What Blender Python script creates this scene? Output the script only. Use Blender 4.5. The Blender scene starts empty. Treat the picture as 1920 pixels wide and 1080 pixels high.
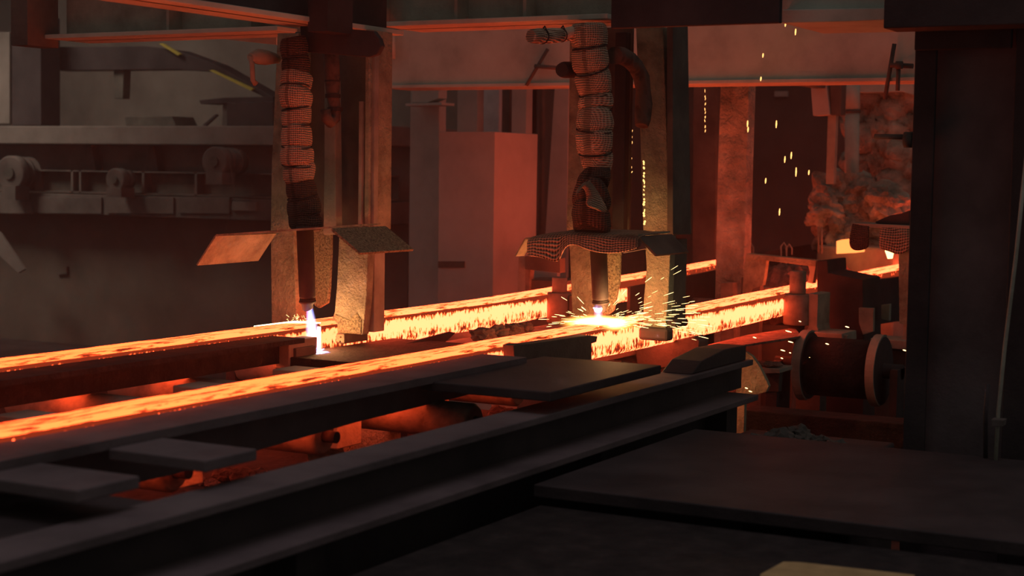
import bpy, bmesh, math, random
from mathutils import Vector, noise
random.seed(7)
R = math.radians
scn = bpy.context.scene
col = scn.collection

# ------------------------------------------------------------------ camera, world, exposure
F_PX = 3050.0
CAM = Vector((0.0, 0.0, 1.68))
YAW, PITCH, ROLL = R(28.85), R(4.16), R(0.8)
fwd = Vector((math.cos(YAW)*math.cos(PITCH), math.sin(YAW)*math.cos(PITCH), -math.sin(PITCH)))
r0 = Vector((math.sin(YAW), -math.cos(YAW), 0.0))
u0 = r0.cross(fwd)
rgt = r0*math.cos(ROLL) + u0*math.sin(ROLL)
upv = u0*math.cos(ROLL) - r0*math.sin(ROLL)
cam_d = bpy.data.cameras.new('camera')
cam = bpy.data.objects.new('camera', cam_d); col.objects.link(cam)
from mathutils import Matrix
cam.matrix_world = Matrix(((rgt.x, upv.x, -fwd.x, CAM.x), (rgt.y, upv.y, -fwd.y, CAM.y), (rgt.z, upv.z, -fwd.z, CAM.z), (0, 0, 0, 1)))
cam_d.sensor_width = 36.0; cam_d.lens = 36.0*F_PX/1920.0
cam_d.clip_start = 0.05; cam_d.clip_end = 200
cam_d.dof.use_dof = True; cam_d.dof.focus_distance = 7.3; cam_d.dof.aperture_fstop = 3.2
scn.camera = cam

w = bpy.data.worlds.new('world'); scn.world = w; w.use_nodes = True
w.node_tree.nodes['Background'].inputs[0].default_value = (0.62, 0.54, 0.49, 1)
w.node_tree.nodes['Background'].inputs[1].default_value = 0.085
vs = scn.view_settings
vs.view_transform = 'Standard'; vs.look = 'None'; vs.gamma = 1; vs.use_curve_mapping = False
vs.exposure = 0.85

def area_lamp(name, loc, target, size, power, color, spread=180):
    d = bpy.data.lights.new(name, 'AREA'); d.size = size; d.energy = power; d.color = color
    o = bpy.data.objects.new(name, d); col.objects.link(o); o.location = loc
    o.rotation_euler = (Vector(target)-Vector(loc)).to_track_quat('-Z', 'Y').to_euler()
    d.spread = R(spread)
    return o
# unseen area light standing in for daylight on the far platform at left
area_lamp('daylight_fill', (7.5, 13.0, 6.5), (11.4, 11.6, 1.9), 2.5, 15, (1.0, 0.78, 0.62), 52)
# overhead fill added in place of ambient light on the table in front
area_lamp('ambient_fill', (2.6, .6, 7.0), (3.0, 1.0, .8), 4.5, 6, (.95, .76, .84), 62)

# ------------------------------------------------------------------ pixel -> place helpers
def ray(px, py):
    return fwd + rgt*((px-960.0)/F_PX) - upv*((py-540.0)/F_PX)
def atX(px, py, X):
    d = ray(px, py); return CAM + d*((X-CAM.x)/d.x)
def atY(px, py, Y):
    d = ray(px, py); return CAM + d*((Y-CAM.y)/d.y)
def atZ(px, py, Z):
    d = ray(px, py); return CAM + d*((Z-CAM.z)/d.z)

# ------------------------------------------------------------------ materials
def newmat(name):
    m = bpy.data.materials.new(name); m.use_nodes = True
    nt = m.node_tree; nt.nodes.clear()
    return m, nt, nt.nodes, nt.links
def mth(nt, op, a, b=None, clamp=False):
    n = nt.nodes.new('ShaderNodeMath'); n.operation = op; n.use_clamp = clamp
    for i, v in enumerate((a, b)):
        if v is None: continue
        if isinstance(v, (int, float)): n.inputs[i].default_value = v
        else: nt.links.new(v, n.inputs[i])
    return n.outputs[0]
def tex_noise(nt, vec, scale, detail=4, rough=0.55):
    n = nt.nodes.new('ShaderNodeTexNoise'); n.inputs['Scale'].default_value = scale
    n.inputs['Detail'].default_value = detail; n.inputs['Roughness'].default_value = rough
    nt.links.new(vec, n.inputs['Vector']); return n.outputs['Fac']
def ramp(nt, fac, stops):
    n = nt.nodes.new('ShaderNodeValToRGB'); e = n.color_ramp.elements
    while len(e) < len(stops): e.new(0.5)
    for el, (p, c) in zip(e, stops):
        el.position = p; el.color = (c[0], c[1], c[2], 1)
    nt.links.new(fac, n.inputs['Fac']); return n.outputs['Color']
def mapping(nt, scale, src='Object'):
    tc = nt.nodes.new('ShaderNodeTexCoord'); mp = nt.nodes.new('ShaderNodeMapping')
    mp.inputs['Scale'].default_value = scale; nt.links.new(tc.outputs[src], mp.inputs['Vector'])
    return mp.outputs['Vector']
def surf(name, c1, c2, c3=None, rough=0.75, scale=6.0, bump=0.3, bscale=60.0, stretch=(1, 1, 1), dist=0.01, spec=0.3, metal=0.0):
    m, nt, N, L = newmat(name)
    v = mapping(nt, stretch)
    f = tex_noise(nt, v, scale, 6, 0.6)
    stops = [(0.3, c1), (0.7, c2)] if c3 is None else [(0.28, c1), (0.52, c2), (0.72, c3)]
    c = ramp(nt, f, stops)
    p = N.new('ShaderNodeBsdfPrincipled'); o = N.new('ShaderNodeOutputMaterial')
    L.new(c, p.inputs['Base Color']); p.inputs['Roughness'].default_value = rough
    p.inputs['Specular IOR Level'].default_value = spec; p.inputs['Metallic'].default_value = metal
    b = N.new('ShaderNodeBump'); b.inputs['Strength'].default_value = bump; b.inputs['Distance'].default_value = dist
    L.new(tex_noise(nt, v, bscale, 5, 0.65), b.inputs['Height']); L.new(b.outputs['Normal'], p.inputs['Normal'])
    L.new(p.outputs[0], o.inputs[0])
    return m
M = {}
M['rust'] = surf('rusty_steel', (.17, .175, .14), (.30, .31, .25), (.40, .41, .33), .75, 5, .35, 70)
M['rust_dark'] = surf('sooty_steel', (.05, .048, .042), (.10, .096, .082), (.15, .145, .12), .7, 4, .3, 60)
M['soot'] = surf('black_steel', (.022, .018, .019), (.048, .039, .04), (.068, .055, .055), .65, 3, .25, 50)
M['pit'] = surf('wet_scale_black', (.010, .008, .008), (.022, .018, .017), (.04, .032, .03), .8, 12, .8, 30, dist=.02)
M['deck'] = surf('dusty_deck_steel', (.08, .066, .068), (.14, .115, .118), (.18, .15, .15), .8, 3, .3, 40)
M['scaled'] = surf('slag_spattered_steel', (.16, .165, .12), (.33, .345, .245), (.46, .475, .34), .8, 9, .9, 55, dist=.02)
M['crust'] = surf('splash_crust', (.045, .04, .028), (.33, .32, .20), (.55, .54, .34), .7, 110, 1.0, 110, dist=.02)
M['paint'] = surf('dusty_plate', (.33, .35, .315), (.44, .465, .42), (.50, .53, .48), .6, 2.5, .12, 50)
M['concrete'] = surf('grey_concrete', (.13, .115, .10), (.21, .185, .165), (.26, .23, .205), .9, 2.2, .3, 30)
M['mach'] = surf('dusty_machine_grey', (.07, .06, .055), (.12, .105, .095), (.17, .15, .135), .85, 4, .2, 40)
M['wall'] = surf('smoky_wall', (.10, .088, .078), (.17, .15, .13), (.22, .20, .175), .95, 1.2, .25, 14)
M['wall_dark'] = surf('sooty_wall', (.08, .068, .055), (.12, .102, .085), (.16, .138, .115), .95, 1.5, .3, 14)
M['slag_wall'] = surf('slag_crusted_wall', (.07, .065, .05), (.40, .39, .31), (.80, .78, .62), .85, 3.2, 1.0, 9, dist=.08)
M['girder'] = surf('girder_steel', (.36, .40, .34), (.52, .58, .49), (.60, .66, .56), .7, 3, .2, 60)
M['yellow'] = surf('yellow_paint', (.42, .36, .06), (.55, .48, .10), None, .6, 8, .1, 60)
M['pale'] = surf('pale_weathered_plate', (.55, .56, .56), (.75, .76, .76), None, .8, 8, .2, 60)
M['roller'] = surf('worn_roller_steel', (.13, .11, .085), (.25, .22, .17), (.31, .28, .215), .6, 14, .3, 60)
M['wire'] = surf('tie_wire', (.03, .022, .02), (.05, .038, .034), None, .7, 20, .1, 60)
M['slag'] = surf('scale_lump', (.10, .065, .05), (.26, .17, .13), (.38, .26, .20), .85, 14, 1.0, 40, dist=.03)

def weave(name, base, dark, per=0.0095):
    m, nt, N, L = newmat(name)
    tc = N.new('ShaderNodeTexCoord'); uv = N.new('ShaderNodeSeparateXYZ'); L.new(tc.outputs['UV'], uv.inputs[0])
    nz = tex_noise(nt, mapping(nt, (1, 1, 1)), 9, 3)
    s = 2*math.pi/per
    wz = mth(nt, 'SINE', mth(nt, 'ADD', mth(nt, 'MULTIPLY', uv.outputs[1], s), mth(nt, 'MULTIPLY', nz, 16)))
    wx = mth(nt, 'SINE', mth(nt, 'ADD', mth(nt, 'MULTIPLY', uv.outputs[0], s), mth(nt, 'MULTIPLY', nz, 9)))
    h = mth(nt, 'ADD', mth(nt, 'MULTIPLY', wz, 0.62), mth(nt, 'MULTIPLY', wx, 0.38))
    f = mth(nt, 'ADD', mth(nt, 'MULTIPLY', h, 0.42), mth(nt, 'ADD', mth(nt, 'MULTIPLY', nz, .5), .28))
    c = ramp(nt, f, [(0.12, dark), (0.6, base), (0.95, tuple(min(1, x*1.35) for x in base))])
    p = N.new('ShaderNodeBsdfPrincipled'); o = N.new('ShaderNodeOutputMaterial')
    L.new(c, p.inputs['Base Color']); p.inputs['Roughness'].default_value = .8; p.inputs['Specular IOR Level'].default_value = .25
    b = N.new('ShaderNodeBump'); b.inputs['Strength'].default_value = 1.0; b.inputs['Distance'].default_value = .006
    L.new(h, b.inputs['Height']); L.new(b.outputs['Normal'], p.inputs['Normal']); L.new(p.outputs[0], o.inputs[0])
    return m
M['weave'] = weave('woven_heat_cloth', (.80, .60, .44), (.15, .095, .06))
M['weave_dark'] = weave('charred_heat_cloth', (.14, .095, .075), (.03, .02, .016))
M['mesh'] = weave('coarse_heat_mesh', (.50, .38, .27), (.03, .02, .015), .014)

def emis(name, c, s):
    m, nt, N, L = newmat(name)
    e = N.new('ShaderNodeEmission'); e.inputs[0].default_value = (*c, 1); e.inputs[1].default_value = s
    o = N.new('ShaderNodeOutputMaterial'); L.new(e.outputs[0], o.inputs[0]); return m
M['spark'] = emis('spark_glow', (1, .62, .22), 2.6)
M['drop'] = emis('molten_drop_glow', (1, .42, .12), 1.6)
M['cutface'] = emis('molten_cut_glow', (1, .72, .38), 5.0)

def hot(name, topheat):
    """glowing steel with darker oxide scale; local z 0 (bottom) .. 0.14 (top)"""
    m, nt, N, L = newmat(name)
    tc = N.new('ShaderNodeTexCoord'); g = N.new('ShaderNodeNewGeometry')
    sp = N.new('ShaderNodeSeparateXYZ'); L.new(tc.outputs['Object'], sp.inputs[0])
    sn = N.new('ShaderNodeSeparateXYZ'); L.new(g.outputs['Normal'], sn.inputs[0])
    zz = mth(nt, 'DIVIDE', sp.outputs[2], 0.14)
    # side: short upright flecks of scale, dense band under the top edge and along the foot
    fl = tex_noise(nt, mapping(nt, (58, 58, 25)), 1.0, 3, .6)
    bl = tex_noise(nt, mapping(nt, (9, 9, 9)), 1.0, 3, .6)
    band = ramp(nt, zz, [(0.0, (.50,)*3), (0.16, (.60,)*3), (0.36, (.50,)*3), (0.55, (.32,)*3)])
    band2 = ramp(nt, zz, [(0.55, (0,)*3), (0.78, (.24,)*3), (0.90, (.62,)*3), (1.0, (.45,)*3)])
    thr = mth(nt, 'ADD', mth(nt, 'ADD', band, band2), mth(nt, 'MULTIPLY', mth(nt, 'SUBTRACT', bl, .5), .55))
    side = mth(nt, 'MULTIPLY', mth(nt, 'SUBTRACT', mth(nt, 'ADD', fl, .07), thr), 7.0)
    side = mth(nt, 'ADD', side, 0.62, True)
    # top: streaks along the billet
    st = tex_noise(nt, mapping(nt, (8, 90, 10)), 1.0, 4, .65)
    st2 = tex_noise(nt, mapping(nt, (2.2, 30, 10)), 1.0, 2, .5)
    top = mth(nt, 'MULTIPLY', mth(nt, 'SUBTRACT', mth(nt, 'ADD', mth(nt, 'MULTIPLY', st, .7), mth(nt, 'MULTIPLY', st2, .3)), .44), 12.0)
    top = mth(nt, 'ADD', top, .45, True)
    istop = mth(nt, 'GREATER_THAN', sn.outputs[2], .6)
    mx = N.new('ShaderNodeMix'); mx.data_type = 'FLOAT'
    L.new(istop, mx.inputs['Factor']); L.new(side, mx.inputs['A']); L.new(mth(nt, 'MULTIPLY', top, topheat), mx.inputs['B'])
    spw = N.new('ShaderNodeSeparateXYZ'); L.new(g.outputs['Position'], spw.inputs[0])
    heat = N.new('ShaderNodeMapRange'); L.new(spw.outputs[0], heat.inputs['Value'])          # the cut lengths cool as they run out
    for k, v in (('From Min', 4.6), ('From Max', 6.4), ('To Min', .74), ('To Max', 1.0)): heat.inputs[k].default_value = v
    f = mth(nt, 'MULTIPLY', mx.outputs['Result'], heat.outputs['Result'], True)
    c = ramp(nt, f, [(0.0, (.16, .016, .005)), (0.3, (.80, .058, .012)), (0.62, (3.9, .285, .060)), (1.0, (6.2, .50, .185))])
    e = N.new('ShaderNodeEmission'); L.new(c, e.inputs[0]); e.inputs[1].default_value = 1.0
    o = N.new('ShaderNodeOutputMaterial'); L.new(e.outputs[0], o.inputs[0]); return m
M['hot'] = hot('glowing_steel', .84)

# ------------------------------------------------------------------ mesh builder
class MB:
    def __init__(s): s.v = []; s.f = []; s.uv = {}
    def add(s, vs, fs):
        b = len(s.v); s.v += [Vector(p) for p in vs]; s.f += [tuple(i+b for i in f) for f in fs]; return s
    def box(s, x0, x1, y0, y1, z0, z1):
        return s.add([(x0,y0,z0),(x1,y0,z0),(x1,y1,z0),(x0,y1,z0),(x0,y0,z1),(x1,y0,z1),(x1,y1,z1),(x0,y1,z1)],
                     [(0,3,2,1),(4,5,6,7),(0,1,5,4),(1,2,6,5),(2,3,7,6),(3,0,4,7)])
    def prism(s, pts, ext):
        n = len(pts); e = Vector(ext); a = [Vector(p) for p in pts]
        return s.add(a+[p+e for p in a], [tuple(range(n))[::-1], tuple(range(n, 2*n))] + [(i, (i+1) % n, n+(i+1) % n, n+i) for i in range(n)])
    def tube(s, path, rad, n=10, cap=True):
        path = [Vector(p) for p in path]
        rad = rad if isinstance(rad, (list, tuple)) else [rad]*len(path)
        b = len(s.v); prev = None
        for i, p in enumerate(path):
            t = (path[min(i+1, len(path)-1)] - path[max(i-1, 0)]).normalized()
            if prev is None:
                prev = t.orthogonal().normalized()
            nrm = (prev - t*prev.dot(t)).normalized(); prev = nrm; bn = t.cross(nrm)
            for k in range(n):
                a = 2*math.pi*k/n
                s.v.append(p + (nrm*math.cos(a)+bn*math.sin(a))*rad[i])
        for i in range(len(path)-1):
            for k in range(n):
                s.f.append((b+i*n+k, b+i*n+(k+1) % n, b+(i+1)*n+(k+1) % n, b+(i+1)*n+k))
        if cap:
            s.f.append(tuple(b+k for k in range(n))[::-1]); s.f.append(tuple(b+(len(path)-1)*n+k for k in range(n)))
        return s
    def build(s, name, mat, parent=None, bevel=0.0, smooth=False):
        me = bpy.data.meshes.new(name)
        me.from_pydata([tuple(p) for p in s.v], [], s.f); me.update()
        bm = bmesh.new(); bm.from_mesh(me); bmesh.ops.recalc_face_normals(bm, faces=bm.faces)
        bm.to_mesh(me); bm.free()
        me.materials.append(M[mat] if isinstance(mat, str) else mat)
        if smooth:
            for p in me.polygons: p.use_smooth = len(p.vertices) <= 4
        o = bpy.data.objects.new(name, me); col.objects.link(o)
        if parent is not None:
            o.parent = parent; o.matrix_parent_inverse = Matrix.Translation(-parent.location)
        if bevel:
            bv = o.modifiers.new('bevel', 'BEVEL'); bv.width = bevel; bv.segments = 2; bv.limit_method = 'ANGLE'
        return o
def tag(o, label, cat, group=None):
    o['label'] = label; o['category'] = cat
    if group: o['group'] = group
    return o
def struct(o): o['kind'] = 'structure'; return o
def thing(name, label, cat, loc, group=None):
    o = bpy.data.objects.new(name, None); col.objects.link(o); o.location = loc; o.empty_display_size = .1
    return tag(o, label, cat, group)
def pX(X, pts, thick): return MB().prism([atX(a, b, X) for a, b in pts], (thick, 0, 0))
def pY(Y, pts, thick): return MB().prism([atY(a, b, Y) for a, b in pts], (0, thick, 0))
def pZ(Z, pts, thick): return MB().prism([atZ(a, b, Z) for a, b in pts], (0, 0, thick))
def bxp(X, l, c, r, t, b, zt=None, zb=None):
    """box whose -X face spans pixels l..c and -Y face c..r, from pixel row t down to b"""
    m = (t+b)/2
    y1 = atX(l, m, X).y; y0 = atX(c, m, X).y; x1 = atY(r, m, y0).x
    z1 = atX(c, t, X).z if zt is None else zt
    z0 = atX(c, b, X).z if zb is None else zb
    return MB().box(X, x1, y0, y1, z0, z1)
def loft(rings, uvw=True):
    mb = MB(); n = len(rings[0])
    for r in rings: mb.v += [Vector(p) for p in r]
    for i in range(len(rings)-1):
        for k in range(n):
            mb.f.append((i*n+k, i*n+(k+1) % n, (i+1)*n+(k+1) % n, (i+1)*n+k))
    mb.f.append(tuple(range(n))[::-1]); mb.f.append(tuple((len(rings)-1)*n+k for k in range(n)))
    return mb
def set_uv(o, fn):
    me = o.data; l = me.uv_layers.new(name='UVMap')
    for p in me.polygons:
        for li in p.loop_indices: l.data[li].uv = fn(me.vertices[me.loops[li].vertex_index].co)
def lump(name, loc, r, mat, parent=None, sq=(1, 1, .7), sub=3, amp=.35, fr=2.2):
    bm = bmesh.new(); bmesh.ops.create_icosphere(bm, subdivisions=sub, radius=1)
    sd = Vector((random.random()*50, random.random()*50, random.random()*50))
    for v in bm.verts:
        n = v.co.normalized(); k = 1+amp*noise.noise(n*fr+sd)+amp*.4*noise.noise(n*fr*3+sd)
        v.co = Vector((n.x*sq[0], n.y*sq[1], n.z*sq[2]))*k*r
    me = bpy.data.meshes.new(name); bm.to_mesh(me); bm.free(); me.materials.append(M[mat])
    o = bpy.data.objects.new(name, me); col.objects.link(o); o.location = loc
    if parent is not None:
        o.parent = parent; o.matrix_parent_inverse = Matrix.Translation(-parent.location)
    return o

# ------------------------------------------------------------------ the hall
fl = struct(MB().box(-3, 26, -4, 20, -.2, 0).build('floor', 'soot'))
struct(MB().box(13.2, 13.5, 7.2, 20, -.05, 7).build('wall_left', 'wall'))
struct(MB().box(16.0, 16.3, -2, 7.2, -.05, 7).build('wall_back', 'wall_dark'))
struct(MB().box(13.2, 16.0, 7.2, 7.4, -.05, 7).build('wall_return', 'wall_dark'))

# ------------------------------------------------------------------ hot billets
def billet(name, label, x0, x1, yc, z0, z1, mat, wid=.14, rise=0.0, bend=0.0):
    """rounded square bar along x; origin at its bottom centre at x0"""
    n = max(2, int((x1-x0)/.12)); rings = []
    h = .14; r = .012
    prof = [(-wid/2, r), (-wid/2+r, 0), (wid/2-r, 0), (wid/2, r), (wid/2, h-r), (wid/2-r, h), (-wid/2+r, h), (-wid/2, h-r)]
    for i in range(n+1):
        x = (x1-x0)*i/n; dz = rise*max(0, x0+x-7.4) + bend*max(0, x0+x-11.75)**2
        rings.append([(x, y + .0025*noise.noise(Vector((x*4, k*3.1, yc))), z+dz+.0025*noise.noise(Vector((x*4, k*5.7, yc+9)))) for k, (y, z) in enumerate(prof)])
    o = loft(rings).build(name, mat)
    o.location = (x0, yc, z0)
    tag(o, label, 'billet')
    return o
Y1, Y2 = 4.21, 3.15
X1, X2 = 5.80, 6.52          # torch positions along the strands
billet('steel_billet', 'glowing billet already cut off, its end under the pale blue torch flame', 2.3, X1-.035, Y1, .86, 1, 'hot')
billet('steel_billet', 'glowing strand with a bright flecked side running up to the blue torch flame', X1-.012, 15.0, Y1, .86, 1, 'hot', rise=.02)
billet('steel_billet', 'long glowing strand being cut in a burst of sparks', 2.0, 13.1, Y2, .86, 1, 'hot', rise=.010, bend=1.2)
# ------------------------------------------------------------------ runout table under the strands
def simple(name, label, cat, mb, mat, bevel=.004, group=None, smooth=False):
    return tag(mb.build(name, mat, None, bevel, smooth), label, cat, group)

simple('side_guard', 'dark steel guard along the near side of the long cut strand', 'guard', MB().box(2.0, 5.35, 2.88, 3.07, .952, .978).prism([(2.0, 3.0, .952), (5.35, 3.0, .952), (5.35, 3.0, .855), (4.4, 3.0, .845), (3.5, 3.0, .815), (2.0, 3.0, .815)], (0, .02, 0)), 'deck', 0)
simple('guard_block', 'dark block hiding the strand side just before the spark burst', 'guard',
       MB().prism([atY(a, b, 3.06) for a, b in ((942, 646), (952, 643), (968, 643), (1084, 627), (1101, 629), (1099, 640), (1090, 643), (1090, 676), (945, 690))], (0, -.05, 0)), 'rust_dark', .003)
simple('side_guard', 'dark steel guard before the cut off billet', 'guard', MB().box(2.3, 5.44, 3.97, 4.135, .955, .975).box(2.3, 5.44, 4.10, 4.12, .86, .955), 'pit', 0)
gb = thing('guard_block', 'boxy steel block beside the blue flame under the cut billet end', 'guard', (5.5, 4.1, .84))
MB().box(5.44, 5.64, 4.05, 4.13, .84, .958).build('block', 'rust', gb, .004)
MB().box(5.47, 5.61, 4.035, 4.052, .875, .925).build('pocket_plate', 'rust_dark', gb, .003)
simple('cover_plate', 'dark cover plate on the table below the blue flame', 'plate', MB().box(5.45, 6.35, 3.45, 4.128, .80, .889), 'pit')
simple('cover_plate', 'broad dark cover plate before the spark burst', 'plate', MB().box(4.68, 5.58, 2.43, 2.93, .925, .957), 'soot')
simple('stop_block', 'dark hump block on the end of the long beam', 'block', MB().prism([(5.95, 2.46, .882), (6.55, 2.46, .882), (6.55, 2.46, .945), (6.3, 2.46, .95), (6.05, 2.46, .925)], (0, .13, 0)), 'soot')
for x, top, l in ((2.66, .957, 'first'), (3.1, .957, 'second')):
    simple('cross_bar', 'dusty cross bar between long beam and side guard, %s from the open end' % l, 'beam', MB().box(x, x+.205, 2.56, 2.875, top-.03, top), 'deck')
for x, l in ((3.75, 'dark cross bar between the strands nearest their cold ends'), (4.62, 'cross bar between the strands with a lit pale side'), (5.22, 'cross bar between the strands beside the cover plate')):
    simple('cross_bar', l, 'beam', MB().box(x, x+.15, 3.23, 3.97, .70, .868), 'rust')
simple('trough_mask', 'black plate added to hide the trough glow below the first cross bars', 'plate', MB().box(2.0, 2.98, 2.60, 2.995, .845, .87), 'soot')  # added dark plate that covers the lit trough from view
ib = thing('long_beam', 'long dark steel beam with top and bottom flanges beside the table', 'beam', (4, 2.5, 0))
MB().box(1.0, 6.6, 2.445, 2.60, .855, .88).build('top_flange', 'deck', ib, .004)
MB().box(1.0, 6.66, 2.52, 2.55, .745, .855).build('web', 'soot', ib)
MB().box(1.0, 6.50, 2.38, 2.62, .72, .745).build('bottom_flange', 'deck', ib, .004)
MB().box(1.0, 6.5, 2.555, 2.575, 0, .72).build('mask_panel', 'soot', ib)  # black panel added to hide the lit trough side
for x in (1.6, 3.4, 5.2, 6.4):
    MB().box(x-.06, x+.06, 2.46, 2.60, 0, .72).build('leg', 'soot', ib)
# transport rollers that carry the strands
for x in (2.9, 3.62, 4.36, 4.90, 5.7, 6.25, 7.4, 9.9, 10.8, 12.4, 14):
    y0 = 2.84 if x == 4.90 else 3.10
    rt = thing('transport_roller', 'steel transport roller lying across under the glowing strands', 'roller', (x, 3.7, .795), 'transport rollers')
    MB().tube([(x, y0, .795), (x, y0+.012, .795), (x, 4.49, .795), (x, 4.5, .795)], [.055, .065, .065, .055], 32).build('barrel', 'roller', rt, 0, True)
    MB().tube([(x, y0-.05, .795), (x, y0, .795)], .02, 16).build('journal', 'soot', rt, 0, True)
    MB().box(x-.05, x+.05, 4.5, 4.55, 0, .83).build('bearing_stand', 'soot', rt)
# scale trough, pier and lumps under the table
tr = simple('scale_trough', 'shallow steel trough of scale under the strands', 'trough', MB().box(2.2, 6.9, 2.75, 4.48, .44, .50).box(2.2, 6.9, 2.85, 3.0, 0, .44).box(2.2, 6.9, 4.3, 4.45, 0, .44), 'pit', .004)
pier = pY(3.42, [(655, 880), (636, 818), (655, 813), (663, 799), (692, 790), (700, 788), (726, 789), (740, 795), (748, 792), (757, 800), (764, 860)], .18)
simple('broken_pier', 'jagged pale block glimpsed below the strand through the table', 'block', pier, 'scaled', .003)
mp = thing('mould_frame', 'dark panel with a lit upright under the strand', 'frame', (4.8, 3.3, .5))
pY(3.25, [(764, 793), (806, 783), (806, 850), (764, 850)], .03).build('panel', 'soot', mp)
pY(3.22, [(805, 780), (818, 778), (813, 840), (808, 840)], .03).build('upright', 'rust', mp)
for k, (a, b, r) in enumerate([(372, 893, .035), (420, 884, .045), (455, 888, .05), (488, 884, .04), (398, 897, .03), (128, 975, .035), (145, 976, .02), (935, 770, .05), (955, 768, .035), (652, 829, .03), (675, 832, .03), (700, 829, .03), (725, 829, .025)]):
    p = atZ(a, b, .53)
    lump('slag_lump', (p.x, p.y, .49+r*.55), r, 'slag')
    tag(bpy.context.scene.collection.objects[-1], 'rough scale lump lying in the trough below the strands', 'slag', 'scale lumps in the trough')

# ------------------------------------------------------------------ torch carriages
def hose(parent, path, rads, nseg, mat, name='hose', tilt=.12, ties=True, seed=1):
    """wrapped hose: each wrap a bulged sleeve, tie wires between"""
    rnd = random.Random(seed)
    path = [Vector(p) for p in path]
    def at(t):
        f = t*(len(path)-1); i = min(int(f), len(path)-2); return path[i].lerp(path[i+1], f-i), rads[i]+(rads[i+1]-rads[i])*(f-i)
    cuts = [i/nseg for i in range(nseg+1)]
    for i in range(1, nseg): cuts[i] += rnd.uniform(-.25, .25)/nseg
    n = 28; first = None
    for i in range(nseg):
        rings = []; m = 9
        ph = rnd.uniform(0, 6.28)
        for j in range(m+1):
            u = j/m; t = cuts[i]+(cuts[i+1]-cuts[i])*u
            c, r = at(t)
            c2, _ = at(min(1, t+.02)); tg = (c2-c).normalized() if (c2-c).length > 1e-6 else Vector((0, 0, -1))
            a = Vector((0, 1, 0)); a = (a-tg*a.dot(tg)).normalized(); b = tg.cross(a)
            bul = .86+.16*math.sin(math.pi*min(1, max(0, u)))**.45
            ring = []
            for k in range(n):
                th = 2*math.pi*k/n
                rr = r*bul*(1+.07*noise.noise(Vector((math.cos(th)*1.6+seed, math.sin(th)*1.6+i*3.3, u*2.2)))+.03*math.sin(3*th+ph))
                ring.append(c+(a*math.cos(th)+b*math.sin(th))*rr + tg*(tilt*r*math.sin(th+ph*.3)))
            rings.append(ring)
        mb = loft(rings)
        o = mb.build(name if first is None else 'wrap', mat, parent if first is None else first, 0, True)
        first = first or o
        c0 = path[0]
        set_uv(o, lambda co: (math.atan2(co.y-c0.y, co.x-c0.x)*.07, co.z))
    if ties:
        for i in range(1, nseg):
            c, r = at(cuts[i]); c2, _ = at(min(1, cuts[i]+.02)); tg = (c2-c).normalized()
            a = Vector((0, 1, 0)); a = (a-tg*a.dot(tg)).normalized(); b = tg.cross(a)
            loop = [c+(a*math.cos(x)+b*math.sin(x))*r*.93+tg*(tilt*r*math.sin(x+i)) for x in [2*math.pi*k/20 for k in range(21)]]
            e = loop[5]; loop += [e+Vector((-.01, -.015, .01)), e+Vector((-.018, -.03, -.012))]
            MB().tube(loop, .0035, 5).build('tie_wire', 'wire', parent)
    return first

def flame(name, label, top, bot, r0, r1, c_top, c_bot, strength):
    top = Vector(top); bot = Vector(bot); Ln = (top-bot).length
    mb = MB().tube([(0, 0, 0), (0, 0, Ln*.5), (0, 0, Ln)], [r1, (r0+r1)/2, r0], 20)
    m, nt, N, L = newmat(name+'_glow')
    tc = N.new('ShaderNodeTexCoord'); s = N.new('ShaderNodeSeparateXYZ'); L.new(tc.outputs['Object'], s.inputs[0])
    rr = mth(nt, 'SQRT', mth(nt, 'ADD', mth(nt, 'POWER', s.outputs[0], 2), mth(nt, 'POWER', s.outputs[1], 2)))
    u = mth(nt, 'DIVIDE', s.outputs[2], Ln)
    R_ = mth(nt, 'ADD', r1, mth(nt, 'MULTIPLY', u, r0-r1))
    q = mth(nt, 'SUBTRACT', 1.0, mth(nt, 'DIVIDE', rr, R_), True)
    streak = tex_noise(nt, mapping(nt, (130, 130, 4)), 1.0, 2)
    d = mth(nt, 'MULTIPLY', mth(nt, 'POWER', q, 1.4), mth(nt, 'ADD', mth(nt, 'MULTIPLY', streak, 1.6), -.1, True))
    d = mth(nt, 'MULTIPLY', d, mth(nt, 'ADD', .42, mth(nt, 'MULTIPLY', mth(nt, 'POWER', mth(nt, 'MAXIMUM', u, 0.0), 1.2), 1.0)))
    c = ramp(nt, u, [(0.0, c_bot), (.55, tuple((a+b)/2 for a, b in zip(c_bot, c_top))), (1.0, c_top)])
    e = N.new('ShaderNodeEmission'); L.new(c, e.inputs[0]); L.new(mth(nt, 'MULTIPLY', d, strength), e.inputs[1])
    o = N.new('ShaderNodeOutputMaterial'); L.new(e.outputs[0], o.inputs['Volume'])
    ob = mb.build(name, m, None, 0, True)
    ob.location = bot; ob.rotation_euler = (top-bot).to_track_quat('Z', 'Y').to_euler()
    return tag(ob, label, 'flame')

def point_lamp(name, loc, power, color, radius):
    d = bpy.data.lights.new(name, 'POINT'); d.energy = power; d.color = color; d.shadow_soft_size = radius
    o = bpy.data.objects.new(name, d); col.objects.link(o); o.location = loc; return o

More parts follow.
